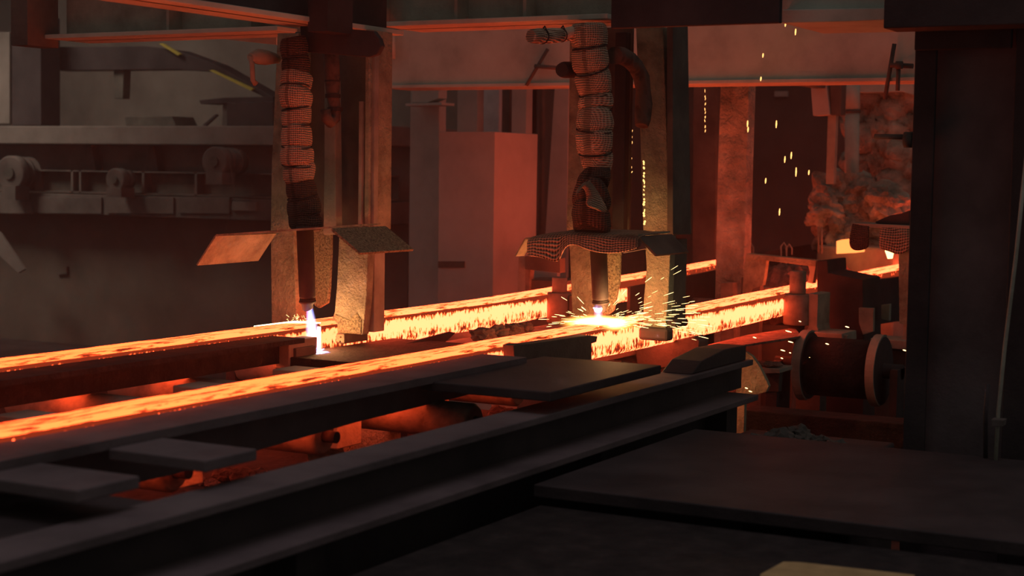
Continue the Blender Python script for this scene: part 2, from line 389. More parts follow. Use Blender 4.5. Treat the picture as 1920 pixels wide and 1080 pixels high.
def torch(parent, px0, px1, pyt, pyb, X, Y, tip):
    c = atY((px0+px1)/2, pyt, Y); d = atY((px0+px1)/2+5, pyb, Y); e = atY(tip[0], tip[1], Y)
    r = (px1-px0)/2*7.15/F_PX
    t = MB().tube([c, c.lerp(d, .96), d], [r*1.02, r*.98, r*.9], 24).build('torch_barrel', 'soot', parent, 0, True)
    z = (d-c).normalized()
    n1 = MB().tube([d, d+z*.006, d+z*.02, d+z*.021, d+z*.034, e], [r*.95, r*.95, r*.9, r*.72, r*.72, r*.55], 24).build('torch_nozzle', 'soot', parent, 0, True)
    MB().tube([d+z*.008, d+z*.016], r*1.02, 24).build('nozzle_ring', 'soot', parent, 0, True)
    return e

# ---- carriage over the far strand
c1 = thing('torch_carriage', 'torch carriage with blue flame and a bare bent steel hood', 'torch carriage', (5.95, 4.21, 1.4))
XA = 5.95
pX(XA, [(520, 62), (560, 62), (556, 250), (551, 440), (556, 612), (509, 618), (507, 430), (509, 310)], .10).build('clamp_arm', 'scaled', c1, .004)
bxp(XA+.10, 552, 692, 697, 55, 432).build('back_plate', 'rust_dark', c1, .004)
pX(XA-.02, [(608, 150), (627, 150), (629, 300), (630, 440), (606, 440), (608, 300)], .05).build('guide_bar', 'rust', c1, .003)
bxp(XA-.01, 672, 678, 684, 190, 432).build('guide_rib', 'rust', c1, .002)
bxp(XA-.0, 684, 692, 735, 55, 432).build('column', 'scaled', c1, .004)
bxp(XA+.02, 692, 702, 710, 70, 432).build('column_rib', 'rust', c1, .003)
XN = 5.92
na = pX(XN, [(636, 430), (697, 442), (690, 480), (687, 560), (680, 628), (621, 622), (620, 606), (627, 585), (631, 540), (634, 480)], .05).build('clamp_arm', 'scaled', c1, .004)
yn = atX(688, 540, XN).y
MB().box(XN+.05, XN+.135, yn-.005, yn+.12, .955, 1.37).build('arm_rail', 'rust', na, .004)
pX(XN-.005, [(619, 612), (628, 588), (655, 600), (668, 585), (678, 600), (677, 627), (622, 624)], .02).build('crust', 'crust', c1, .006)
jaw = bxp(XN-.01, 624, 645, 690, 626, 645).build('clamp_jaw', 'rust_dark', c1, .003)
pX(XN-.015, [(625, 627), (645, 628), (645, 643), (624, 641)], .008).build('jaw_plate', 'scaled', c1, .002)
for a, b in ((629, 631), (639, 632), (628, 639), (638, 640)):
    p = atX(a, b, XN-.015); MB().tube([p+Vector((-.004, 0, 0)), p], .0035, 8).build('bolt', 'wire', c1)
pX(XA+.06, [(588, 428), (620, 428), (620, 470), (617, 540), (614, 568), (597, 578), (588, 572)], .02).build('splash_plate', 'crust', c1, .004)
# hood: edge-on top sheet, hanging far wing, near wing sloping down
def sheet(pts, th=.006, nrm=None):
    a = [Vector(p) for p in pts]; n = (a[1]-a[0]).cross(a[2]-a[0]).normalized()
    return MB().prism(a, n*th)
XF = 5.45
A = atX(405, 443, XF); B = atX(622, 428, XF); C = A+Vector((.45, .0, .004)); D = B+Vector((.36, 0, .008))
sheet([A, B, B+Vector((.36, 0, .006)), A+Vector((.45, 0, .006))], .008).build('hood', 'scaled', c1)
wl = atX(370, 498, XF)-A
sheet([A, A+Vector((.42, 0, .0)), A+Vector((.42, 0, 0))+wl*.98, A+wl], .007).build('hood_wing', 'scaled', c1)
wr = atX(676, 474, XF)-B
B2 = B+Vector((.40, 0, .0))
sheet([B, B2, B2+wr, B+wr], .010).build('hood_wing', 'crust', c1)
e1 = torch(c1, 556, 587, 425, 560, 5.8, Y1-.07, (580, 573))
p0 = atY(556, 100, Y1+.0); 
hp = [atY(a, b, Y1-.02) for a, b in ((556, 135), (553, 175), (556, 215), (556, 260), (557, 300), (562, 340))]
hose(c1, hp, [.066, .071, .064, .066, .073, .066], 6, 'weave', seed=3)
hose(c1, [atY(a, b, Y1-.02) for a, b in ((550, 70), (553, 105), (556, 140))], [.055, .06, .06], 2, 'weave_dark', 'hose', seed=5)
hose(c1, [atY(a, b, Y1-.02) for a, b in ((560, 335), (567, 370), (572, 405), (572, 432))], [.06, .07, .075, .07], 3, 'weave_dark', 'hose', seed=9)
pip = [atY(a, b, Y1-.06) for a, b in ((620, 95), (622, 125), (623, 150), (624, 180), (628, 205), (627, 222), (619, 229), (612, 222), (610, 205))]
MB().tube(pip, [.036, .034, .034, .027, .027, .026, .026, .024, .022], 14).build('small_hose', 'weave_dark', c1, 0, True)
for k in (2, 3, 4):
    p = pip[k]; MB().tube([p+Vector((0, 0, .008)), p-Vector((0, 0, .008))], .034, 14).build('hose_clip', 'wire', c1)
vl = atY(515, 108, Y1+.1)
va = MB().tube([atY(520, 110, Y1+.1), atY(500, 108, Y1+.1), atY(484, 106, Y1+.1), atY(470, 108, Y1+.1)], [.02, .032, .034, .018], 14).build('valve', 'rust', c1, 0, True)
MB().tube([atY(470, 104, Y1+.1), atY(473, 125, Y1+.1), atY(474, 150, Y1+.1), atY(479, 157, Y1+.1)], [.011, .011, .011, .013], 10).build('valve_handle', 'rust', c1, 0, True)
flame('torch_flame', 'slim blue white flame pouring down over the billet end', e1+Vector((0, 0, .002)), atY(589, 655, 4.085), .014, .045, (.18, .26, 1.0), (1.0, .70, .62), 150)
# molten cut edge of the severed billet
cf = MB().box(X1-.036, X1-.012, Y1-.072, Y1+.07, .865, .985)
simple('molten_kerf', 'white hot molten cut edge between billet and strand at the blue flame', 'molten metal', cf, 'cutface', 0)
simple('molten_lip', 'white hot lip melted on the top of the cut off billet end', 'molten metal',
       MB().prism([(X1-.30, Y1+.07, 1.0), (X1-.10, Y1+.05, 1.0), (X1-.05, Y1-.02, 1.0), (X1-.045, Y1-.071, 1.0), (X1-.012, Y1-.071, 1.0), (X1-.012, Y1+.07, 1.0)], (0, 0, .003)), 'cutface', 0)
point_lamp('kerf_glow', (X1-.02, Y1-.11, .99), 1.8, (1, .44, .15), .04)

# ---- carriage over the near strand
c2 = thing('torch_carriage', 'torch carriage in the spark burst, its hood draped with mesh cloth', 'torch carriage', (6.7, 3.15, 1.4))
XA = 6.84
pX(XA, [(1068, 60), (1112, 60), (1112, 440), (1116, 602), (1073, 606), (1068, 470), (1062, 430), (1066, 250)], .12).build('clamp_arm', 'scaled', c2, .004)
bxp(XA+.10, 1112, 1183, 1186, 50, 440).build('back_plate', 'rust_dark', c2, .004)
bxp(XA-.02, 1150, 1172, 1180, 60, 440).build('guide_bar', 'soot', c2, .004)
pX(XA, [(1192, 50), (1243, 50), (1250, 250), (1257, 440), (1206, 440), (1200, 250)], .25).build('column', 'scaled', c2, .004)
pY(2.93, [(1262, 47), (1290, 47), (1296, 440), (1262, 440)], .03).build('column_flange', 'rust_dark', c2, .003)
pX(XA-.005, [(1208, 440), (1258, 440), (1253, 560), (1246, 632), (1204, 628), (1207, 560), (1212, 500)], .06).build('clamp_arm', 'scaled', c2, .004)
ys = atX(1252, 540, XA).y
MB().box(XA+.055, XA+.22, ys, ys+.09, .98, 1.37).build('arm_rail', 'rust_dark', c2, .004)
j0 = atX(1215, 630, XA-.05); 
bxp(XA-.06, 1196, 1252, 1264, 617, 641).build('clamp_jaw', 'soot', c2, .014)
MB().tube([(XA+.0, 2.935, .985), (XA+.15, 2.935, .985), (XA+.16, 2.935, .985)], [.022, .022, .014], 16).build('jaw_pin', 'soot', c2, 0, True)
pX(XA-.10, [(1134, 470), (1163, 470), (1161, 530), (1150, 582), (1140, 590), (1128, 588), (1131, 530)], .02).build('splash_plate', 'crust', c2, .004)
XF = 6.35
A = atX(985, 449, XF); B = atX(1197, 443, XF)
sheet([A, B, B+Vector((.34, 0, .006)), A+Vector((.42, 0, .006))], .008).build('hood', 'scaled', c2)
wl = atX(967, 481, XF)-A
sheet([A, A+Vector((.08, 0, 0)), A+Vector((.08, 0, 0))+wl, A+wl], .007).build('hood_wing', 'scaled', c2)
wr = atX(1231, 478, XF)-B; B2 = B+Vector((.36, 0, 0))
sheet([B, B2, B2+wr, B+wr], .009).build('hood_wing', 'rust_dark', c2)
wf = atX(1160, 467, XF-.12)
sheet([atX(1150, 444, XF-.01), atX(1195, 443, XF-.01), atX(1212, 466, XF-.03), atX(1168, 474, XF-.03)], .007).build('hood_apron', 'rust_dark', c2)
# mesh cloth over the hood
def cloth(parent, rows, mat, name='mesh_cloth', th=.006):
    m = len(rows); n = len(rows[0]); mb = MB()
    mb.v = [Vector(p)+Vector((.006*noise.noise(Vector(p)*30), 0, .008*noise.noise(Vector(p)*22+Vector((5, 5, 5))))) for r in rows for p in r]
    for i in range(m-1):
        for j in range(n-1): mb.f.append((i*n+j, i*n+j+1, (i+1)*n+j+1, (i+1)*n+j))
    o = mb.build(name, mat, parent, 0, True)
    l = o.data.uv_layers.new(name='UVMap'); 
    L_u = [0]; L_v = [0]
    for j in range(1, n): L_u.append(L_u[-1]+(Vector(rows[0][j])-Vector(rows[0][j-1])).length)
    for i in range(1, m): L_v.append(L_v[-1]+(Vector(rows[i][0])-Vector(rows[i-1][0])).length)
    for pl in o.data.polygons:
        for li in pl.loop_indices:
            vi = o.data.loops[li].vertex_index; l.data[li].uv = (L_u[vi % n], L_v[vi//n])
    sb = o.modifiers.new('sub', 'SUBSURF'); sb.levels = 2; sb.render_levels = 2
    so = o.modifiers.new('solid', 'SOLIDIFY'); so.thickness = th
    return o
XC = XF-.015
rows = []
for i, (dx, tb) in enumerate(((.30, 0), (.12, 0), (0.0, 0), (-.012, .35), (-.02, .7), (-.03, 1.0))):
    row = []
    for j, (px, ty, by) in enumerate(((988, 446, 482), (1002, 443, 480), (1020, 440, 484), (1040, 438, 492), (1048, 437, 490), (1056, 436, 462), (1075, 436, 455), (1100, 437, 468), (1125, 439, 474), (1150, 440, 476), (1175, 442, 470), (1196, 443, 464))):
        p = atX(px, ty+(by-ty)*tb, XC+(dx if dx < 0 else 0))
        if dx > 0: p = p+Vector((dx, 0, .012))
        row.append(p)
    rows.append(row)
cloth(c2, rows, 'mesh')
e2 = torch(c2, 1105, 1137, 440, 562, X2, Y2, (1121, 578))
hose(c2, [atY(a, b, Y2-.02) for a, b in ((1104, 45), (1106, 90), (1110, 130), (1116, 170), (1117, 205), (1114, 245), (1116, 285), (1122, 325))], [.08, .082, .079, .075, .076, .083, .078, .055], 7, 'weave', seed=11)
hose(c2, [atY(a, b, Y2-.02) for a, b in ((1120, 318), (1110, 350), (1108, 385), (1108, 438))], [.055, .075, .085, .085], 3, 'weave_dark', 'hose', seed=12, tilt=.5)
fr = []
for (a, b), (c_, d_) in (((1078, 372), (1108, 335)), ((1080, 352), (1104, 340)), ((1092, 345), (1112, 350)), ((1098, 362), (1124, 368)), ((1100, 372), (1138, 392)), ((1096, 384), (1134, 402))):
    fr.append([atY(a, b, Y2-.13), atY((a+c_)/2, (b+d_)/2-3, Y2-.15), atY(c_, d_, Y2-.12)])
cloth(c2, fr, 'weave', 'loose_wrap')
el = [atY(a, b, Y2-.10) for a, b in ((1152, 104), (1165, 104), (1180, 112), (1193, 126), (1203, 146), (1206, 170), (1207, 195), (1205, 225), (1203, 236))]
MB().tube(el, [.038, .038, .037, .036, .037, .034, .04, .036, .03], 16).build('small_hose', 'weave_dark', c2, 0, True)
MB().tube([atY(1053, 131, Y2+.1), atY(1058, 131, Y2+.1), atY(1085, 131, Y2+.1)], [.03, .036, .036], 16).build('hose_coupling', 'soot', c2, 0, True)
hose(c2, [atY(a, b, Y2+.05) for a, b in ((995, 68), (1022, 68), (1050, 66), (1078, 62))], [.03, .033, .03, .028], 3, 'weave', 'side_hose', seed=21)
MB().tube([atY(1050, 66, Y2+.05), atY(1095, 55, Y2+.02)], .026, 12).build('side_pipe', 'weave', c2, 0, True)
flame('torch_flame', 'short violet white flame standing in the spark burst', e2+Vector((0, 0, .002)), atY(1123, 610, Y2), .020, .030, (.55, .42, 1.0), (1.0, .9, .85), 48)

# spark burst where the near strand is being pierced
def flash(name, label, loc, rad, strength):
    bm = bmesh.new(); bmesh.ops.create_icosphere(bm, subdivisions=3, radius=1)
    for v in bm.verts: v.co = Vector((v.co.x*rad[0], v.co.y*rad[1], v.co.z*rad[2]))
    me = bpy.data.meshes.new(name); bm.to_mesh(me); bm.free()
    m, nt, N, L = newmat(name+'_glow')
    v = mapping(nt, (1/rad[0], 1/rad[1], 1/rad[2])); ln = N.new('ShaderNodeVectorMath'); ln.operation = 'LENGTH'; L.new(v, ln.inputs[0])
    q = mth(nt, 'SUBTRACT', 1.0, ln.outputs['Value'], True)
    c = ramp(nt, q, [(0, (1, .22, .03)), (.35, (1, .42, .09)), (.8, (1, .75, .42))])
    e = N.new('ShaderNodeEmission'); L.new(c, e.inputs[0]); L.new(mth(nt, 'MULTIPLY', mth(nt, 'POWER', q, 2.4), strength), e.inputs[1])
    o = N.new('ShaderNodeOutputMaterial'); L.new(e.outputs[0], o.inputs['Volume'])
    me.materials.append(m); ob = bpy.data.objects.new(name, me); col.objects.link(ob); ob.location = loc
    return tag(ob, label, 'flash')
fl0 = atY(1124, 611, Y2)
flash('molten_flash', 'blazing white orange flash spreading on the strand under the torch', fl0+Vector((0, 0, .012)), (.21, .21, .042), 130)
point_lamp('flash_glow', fl0+Vector((-.04, -.10, .05)), 3.6, (1, .46, .16), .05)
mb = MB(); rnd = random.Random(4)
for k in range(230):
    side = rnd.random()
    az = rnd.gauss(-.75, .45) if side < .72 else rnd.uniform(-math.pi, math.pi)
    elv = abs(rnd.gauss(0, .16)) if rnd.random() < .75 else rnd.uniform(0, .75)
    d = Vector((math.cos(az)*math.cos(elv), math.sin(az)*math.cos(elv), math.sin(elv)-.05))
    s0 = rnd.uniform(.05, .46) if side < .72 else rnd.uniform(.05, .25); ln_ = rnd.uniform(.015, .06)*(1 if s0 > .1 else .7)
    a = fl0+Vector((0, 0, .02))+d*s0-Vector((0, 0, .18*s0*s0)); b = a+d*ln_-Vector((0, 0, .35*s0*ln_))
    rr = rnd.uniform(.0008, .0018); mb.tube([a, a.lerp(b, .6), b], [rr*.4, rr, rr*.5], 4)
sp = mb.build('spark_spray', 'spark'); sp['kind'] = 'stuff'; tag(sp, 'fan of fine yellow spark streaks flying from the cut', 'sparks')
mb = MB()
for k in range(26):
    p = atY(rnd.uniform(535, 575), rnd.uniform(590, 606), Y1); q = p+Vector((rnd.uniform(-.012, .012), rnd.uniform(-.012, .012), rnd.uniform(.002, .012)))
    mb.tube([p, q], .0006, 4)
sp = mb.build('spark_spray', 'spark'); sp['kind'] = 'stuff'; tag(sp, 'few tiny sparks hopping on the billet beside the blue flame', 'sparks')
# ------------------------------------------------------------------ guide roller stands on the strands
def guide_stand(label, X, Y, r, ru, z0, z1, z2):
    t = thing('guide_roller_stand', label, 'roller stand', (X, Y, 0))
    MB().tube([(X, Y, z0), (X, Y, z0+.008), (X, Y, z1-.006), (X, Y, z1)], [r*.93, r, r, r*.93], 36).build('guide_roller', 'roller', t, 0, True)
    MB().tube([(X, Y, z1), (X, Y, z1+.004), (X, Y, z2-.004), (X, Y, z2)], [ru*.95, ru, ru, ru*.9], 30).build('roller_spindle', 'roller', t, 0, True)
    MB().tube([(X, Y, z0-.10), (X, Y, z0)], r*.6, 20).build('bearing', 'soot', t, 0, True)
    return t
g2 = guide_stand('roller stand with flat foot plate guiding the near strand beyond the sparks', 8.78, 3.0, .076, .046, .83, 1.005, 1.135)
pX(8.76, [(1516, 550), (1534, 552), (1532, 610), (1535, 625), (1511, 625), (1516, 612)], .22).build('web', 'rust', g2, .003)
pX(8.66, [(1500, 621), (1579, 626), (1580, 643), (1502, 640)], .26).build('foot_plate', 'rust', g2, .004)
pX(8.68, [(1578, 628), (1588, 629), (1586, 657), (1579, 656)], .03).build('foot_leg', 'rust', g2, .003)
MB().box(8.80, 8.92, 2.86, 3.0, 0, .74).build('pedestal', 'rust_dark', g2)
fr_ = pX(9.25, [(1400, 476), (1438, 484), (1433, 520), (1430, 535), (1410, 542), (1404, 556), (1391, 556), (1395, 500)], .05).build('portal_frame', 'scaled', g2, .003)
pX(9.24, [(1399, 475), (1531, 488), (1529, 500), (1400, 484)], .08).build('top_bar', 'scaled', fr_, .003)
pX(9.25, [(1514, 494), (1531, 490), (1526, 520), (1524, 532), (1514, 530), (1518, 510)], .06).build('post', 'rust', fr_, .003)
pX(9.4, [(1408, 546), (1414, 536), (1447, 540), (1450, 560), (1408, 566)], .05).build('block', 'rust', fr_, .004)
MB().box(9.26, 9.32, 3.40, 3.52, 0, 1.05).build('post', 'rust_dark', fr_)
hs = thing('drive_housing', 'dark boxy housing behind the roller stand on the near strand', 'housing', (9.2, 2.85, 0))
pX(9.05, [(1531, 489), (1552, 487), (1553, 511), (1618, 524), (1620, 700), (1533, 700)], .35).build('case', 'soot', hs, .006)
pY(3.03, [(1612, 527), (1690, 517), (1690, 600), (1612, 612)], -.03).build('side_plate', 'soot', hs, .003)
pX(9.02, [(1610, 577), (1638, 578), (1637, 622), (1618, 628), (1610, 605)], .03).build('bracket', 'rust', hs, .003)
pX(9.3, [(1652, 572), (1668, 570), (1667, 602), (1652, 598)], .04).build('bracket', 'rust', hs, .003)
MB().box(9.1, 9.4, 2.7, 3.0, 0, .7).build('base', 'soot', hs)
g1 = guide_stand('roller stand guiding the far strand behind the draped torch', 7.93, 4.07, .068, .042, .845, 1.012, 1.095)
MB().box(7.90, 8.15, 3.93, 3.995, .62, 1.0).build('web', 'rust_dark', g1, .003)
MB().box(7.80, 8.3, 3.86, 4.0, 0, .72).build('pedestal', 'rust_dark', g1, .003)
f1 = pX(8.45, [(972, 482), (985, 482), (985, 556), (970, 556)], .06).build('post', 'rust', g1, .003)
pX(8.42, [(984, 480), (1050, 484), (1050, 512), (984, 505)], .07).build('top_bar', 'rust_dark', g1, .003)
pX(8.45, [(985, 500), (995, 500), (992, 556), (984, 556)], .05).build('post', 'roller', g1, .003)
pX(8.75, [(990, 504), (1045, 508), (1043, 560), (988, 560)], .04).build('shield_plate', 'paint', g1, .003)
MB().box(8.47, 8.8, 4.34, 4.62, 0, 1.03).build('pedestal', 'rust_dark', g1)

# ------------------------------------------------------------------ flanged drive roller right of the table
X, Z = 8.45, .645
fr2 = thing('flanged_roller', 'big dark flanged roller with curved rims paler on the lit side beside the deck', 'roller', (X, 2.6, 0))
MB().tube([(X, 2.45, Z), (X, 2.80, Z)], .158, 48).build('drum', 'pit', fr2, 0, True)
for y in (2.40, 2.80):
    MB().tube([(X, y, Z), (X, y+.004, Z), (X, y+.044, Z), (X, y+.048, Z)], [.178, .182, .182, .178], 48).build('flange', 'soot', fr2, 0, True)
    ang = [math.pi*(.42+1.0*k/20) for k in range(21)]
    mb = MB(); ri, ro = .182, .192
    a_ = [(X+ri*math.cos(t), y+.002, Z+ri*math.sin(t)) for t in ang]; b_ = [(X+ro*math.cos(t), y+.002, Z+ro*math.sin(t)) for t in ang]
    mb.prism(b_+a_[::-1], (0, .046, 0)).build('lit_rim', 'rust', fr2)  # paler arc on the lit side only, light put into the colour
MB().tube([(X, 2.30, Z), (X, 3.0, Z)], .04, 20).build('axle', 'soot', fr2, 0, True)
for y in (2.30, 2.95): MB().box(X-.10, X+.10, y, y+.04, 0, Z+.02).build('bearing_stand', 'soot', fr2)
simple('sill_beam', 'low sooty sill beam in front of the flanged roller', 'beam', MB().box(7.55, 7.75, 1.6, 2.95, 0, .51), 'pit', .006)
simple('wedge_plate', 'lit triangular gusset plate at the end of the long beam', 'plate', pX(7.15, [(1398, 660), (1410, 668), (1424, 688), (1436, 712), (1441, 724), (1436, 735), (1398, 745), (1380, 748), (1380, 660)], .03).box(7.15, 7.18, atX(1396, 745, 7.15).y, atX(1382, 745, 7.15).y, 0, atX(1390, 740, 7.15).z), 'scaled', 0)
sh = thing('scale_shelf', 'steel shelf littered with flakes below the guide roller', 'shelf', (8.2, 2.95, 0))
pX(7.95, [(1420, 690), (1462, 692), (1462, 700), (1420, 700)], .2).build('shelf_plate', 'rust', sh, .003)
pX(8.05, [(1424, 700), (1462, 700), (1460, 735), (1432, 735)], .05).build('apron', 'rust_dark', sh, .003)
p = atX(1445, 735, 8.05); MB().box(8.06, 8.10, p.y-.03, p.y+.03, 0, p.z+.1).build('leg', 'soot', sh)
rnd = random.Random(8)
for k in range(26):
    p = atX(rnd.uniform(1424, 1458), 688, 7.98+rnd.uniform(0, .14)); q = lump('flake', (p.x, p.y, atX(1460, 690, 7.95).z+.008), rnd.uniform(.012, .03), 'slag', sh, (1, 1.2, .35), 2)
simple('spill_plate', 'lit steel tray under the near strand beyond the sparks', 'plate',
       pZ(.80, [(1310, 655), (1400, 632), (1490, 618), (1503, 634), (1400, 650), (1320, 675)], .012), 'slag', .002)
st = thing('strand_support', 'slag covered block carrying the near strand behind the spark burst', 'support', (7.6, 3.1, 0))
pX(7.25, [(1190, 655), (1300, 630), (1312, 640), (1305, 690), (1232, 690), (1195, 690)], .12).build('block', 'rust_dark', st, .006)
MB().box(7.27, 7.36, 2.98, 3.25, 0, .80).build('leg', 'rust_dark', st)

# ------------------------------------------------------------------ half hidden unit beside the dark column
X = 8.95
hu = thing('burner_unit', 'mesh draped burner unit half hidden by the dark column', 'burner', (X, 2.45, 0))
pX(X, [(1598, 418), (1706, 423), (1706, 430), (1600, 426)], .25).build('hood', 'rust', hu, .003)
pX(X+.05, [(1640, 416), (1668, 404), (1690, 400), (1706, 394), (1706, 424), (1642, 419)], .2).build('dust_cap', 'soot', hu, .006)
pX(X+.02, [(1684, 430), (1706, 430), (1706, 612), (1686, 606)], .06).build('post', 'scaled', hu, .003)
pX(X+.04, [(1694, 606), (1706, 606), (1706, 640), (1688, 640), (1693, 628)], .05).build('web', 'rust', hu, .003)
pX(X-.05, [(1632, 634), (1706, 640), (1706, 657), (1631, 650)], .22).build('foot_plate', 'rust', hu, .004)
pX(X+.04, [(1640, 652), (1706, 656), (1706, 840), (1640, 840)], .10).build('pedestal', 'rust_dark', hu)
r1 = [[atX(a, b, X-.01+dx) for a, b in pts] for dx, pts in ((.02, ((1598, 419), (1606, 419), (1618, 421), (1630, 422))), (-.01, ((1596, 432), (1606, 436), (1618, 438), (1630, 436))), (-.015, ((1592, 450), (1602, 456), (1614, 458), (1630, 452))), (-.01, ((1594, 464), (1602, 470), (1616, 470), (1630, 464))))]
cloth(hu, r1, 'weave_dark')
r2 = [[atX(a, b, X-.01+dx) for a, b in pts] for dx, pts in ((.02, ((1652, 424), (1670, 425), (1688, 426), (1706, 427))), (-.01, ((1650, 438), (1670, 440), (1688, 440), (1706, 440))), (-.015, ((1648, 456), (1668, 460), (1686, 462), (1706, 458))), (-.01, ((1650, 466), (1668, 470), (1684, 478), (1704, 472))))]
cloth(hu, r2, 'mesh')
MB().tube([atX(1668, 462, X+.03), atX(1668, 470, X+.03), atX(1669, 485, X+.03)], [.026, .026, .014], 16).build('burner_tip', emis('burner_tip_glow', (1, .55, .2), 2.2), hu, 0, True)

# ------------------------------------------------------------------ overhead steel
ZB = 2.33
xf = atZ(520, 57, ZB).x; xb = atZ(520, 70, ZB).x
ya = atZ(20, 66, ZB).y; yb = atZ(520, 57, ZB).y; yc_ = atZ(665, 42, ZB).y; yd = atZ(1145, 36, ZB).y
ab = thing('bridge_beam', 'rust coloured bridge beam whose lit lower flange spans above both torches', 'beam', (xf, 4, ZB))
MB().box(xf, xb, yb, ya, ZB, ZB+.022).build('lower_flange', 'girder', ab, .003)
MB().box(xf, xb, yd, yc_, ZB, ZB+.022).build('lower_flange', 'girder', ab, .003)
MB().box(xf+.16, xf+.18, yd, ya, ZB, ZB+.6).build('web', 'rust', ab)
for px in (215, 420, 720, 900, 1050):
    y = atZ(px, 55, ZB).y; MB().box(xf+.06, xf+.16, y-.008, y+.008, ZB+.02, ZB+.6).build('stiffener', 'rust', ab)
MB().box(xf-.12, xf+.10, ya, ya+.12, atX(10, 86, xf-.12).z, 3.0).build('end_post', 'rust_dark', ab, .003)
pX(xb+.02, [(408, 72), (518, 70), (518, 84), (500, 82)], .05).build('gusset', 'girder', ab)
ZD = 2.28
yd1 = atZ(550, 51, ZD).y; yd0 = atZ(540, 35, ZD).y; xd = atZ(746, 67, ZD).x
db = thing('travel_beam', 'lengthwise beam meeting the bridge beam, dark web above a lit flange', 'beam', (4.5, yd0, ZD))
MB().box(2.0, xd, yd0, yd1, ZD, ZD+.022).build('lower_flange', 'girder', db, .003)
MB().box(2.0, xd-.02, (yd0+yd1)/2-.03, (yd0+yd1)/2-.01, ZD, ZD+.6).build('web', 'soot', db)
pX(5.72, [(562, 48), (700, 58), (711, 72), (715, 86), (707, 102), (692, 107), (565, 97)], .03).build('buffer_plate', 'soot', db, .004)
MB().box(5.55, 5.73, atX(640, 60, 5.72).y-.05, atX(640, 60, 5.72).y+.05, 2.24, 2.40).build('buffer_hanger', 'soot', db)
simple('dark_box_beam', 'black box beam above the mesh draped torch carriage', 'beam', bxp(5.75, 1146, 1463, 1468, -60, 43, zt=3.4), 'soot', .004)
ob_ = thing('outer_beam', 'stepped overhead beam reaching over the dark column, underside glowing', 'beam', (6, 2, 2.4))
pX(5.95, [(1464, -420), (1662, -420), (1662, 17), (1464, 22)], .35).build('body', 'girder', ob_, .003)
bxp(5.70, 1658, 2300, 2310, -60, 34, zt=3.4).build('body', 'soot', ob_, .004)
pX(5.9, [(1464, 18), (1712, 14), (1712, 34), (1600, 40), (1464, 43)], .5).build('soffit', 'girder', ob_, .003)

XG = 9.0
zt = atX(1300, 30, XG).z; zb_ = atX(1500, 148, XG).z; y0 = atX(1735, 100, XG).y; y1 = atX(722, 100, XG).y
cg = thing('cross_girder', 'wide rusty cross girder behind both torch carriages with shadows on it', 'girder', (XG, 4, zb_))
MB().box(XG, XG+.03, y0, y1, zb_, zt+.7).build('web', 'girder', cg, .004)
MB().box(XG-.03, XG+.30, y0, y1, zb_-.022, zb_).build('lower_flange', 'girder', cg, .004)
MB().box(XG+.25, XG+.28, y0, y1, zb_, zt+.7).build('web', 'rust', cg, .004)
for px in (742,):
    y = atX(px, 90, XG).y; MB().tube([(XG-.05, y, atX(px, 62, XG).z), (XG-.05, y, atX(px, 112, XG).z)], .025, 14).build('hanger', 'girder', cg, 0, True)
MB().box(XG-.02, XG+.25, y1-.02, y1+.02, zb_, zt+.2).build('end_plate', 'rust', cg)
def rod(label, segs, X):
    t = thing('valve_rod', label, 'valve', atX(segs[0][0][0], segs[0][0][1], X))
    for i, (a, b, r) in enumerate(segs):
        MB().tube([atX(a[0], a[1], X-.02*i), atX(b[0], b[1], X-.02*i)], r, 10).build(('lever', 'stem', 'branch', 'body')[min(i, 3)], 'rust_dark', t, 0, True)
    if X > 8:
        p = atX(segs[1][0][0]+8, segs[1][0][1], X-.02); MB().tube([p, Vector((9.002, p.y, p.z))], .01, 8).build('mount', 'rust_dark', t, 0, True)
rod('slanting lever valve on the girder beside the wrapped hose', [((1027, 92), (987, 160), .011), ((1003, 124), (1052, 128), .013)], 8.955)
rod('slanting lever valve on the girder next to the dark column', [((1677, 82), (1659, 186), .012), ((1670, 122), (1712, 124), .014), ((1685, 118), (1683, 170), .012), ((1680, 122), (1692, 122), .022)], 8.955)
rod('short bar sticking out from the dark column', [((1640, 256), (1708, 257), .010), ((1696, 262), (1712, 262), .03)], 6.05)

# columns
def column(name, label, X, pts, thick, mat, zfoot=0.0):
    mb = pX(X, pts, thick); b = [p for p in mb.v]
    lo = sorted(b, key=lambda p: p.z)[:4]
    for p in lo: p.z = zfoot
    return simple(name, label, 'column', mb, mat, .006)
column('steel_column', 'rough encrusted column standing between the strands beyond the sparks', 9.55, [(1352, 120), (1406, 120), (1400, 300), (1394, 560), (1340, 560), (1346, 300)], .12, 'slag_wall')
simple('post_block', 'small worn block at the foot of the encrusted column', 'block', pX(9.35, [(1351, 530), (1374, 530), (1374, 560), (1378, 700), (1350, 700)], .08), 'roller', .004)
column('steel_column', 'dark reddish column behind the draped torch carriage', 11.3, [(1300, 120), (1344, 120), (1344, 560), (1300, 560)], .12, 'rust_dark')
column('steel_column', 'plain column left of the tall cabinet', 10.3, [(770, 120), (824, 120), (823, 560), (765, 560)], .1, 'paint')
simple('column_bracket', 'small ledge bracket on the column by the cabinet', 'bracket', pX(10.1, [(760, 194), (828, 192), (828, 197), (760, 199)], .18), 'paint', .002)
simple('column_capital', 'stub block under the girder on the cabinet column', 'bracket', pX(10.15, [(772, 160), (823, 160), (822, 184), (800, 193), (772, 193)], .12), 'paint', .004)
XC_ = atY(926, 400, 5.3).x
cb = thing('tall_cabinet', 'tall plain cabinet glowing dull red behind the far strand', 'cabinet', (XC_, 5.4, 0))
m_ = bxp(XC_, 822, 926, 1006, 247, 560, zb=0); m_.build('body', 'paint', cb, .004)
yl = atX(846, 495, XC_).y
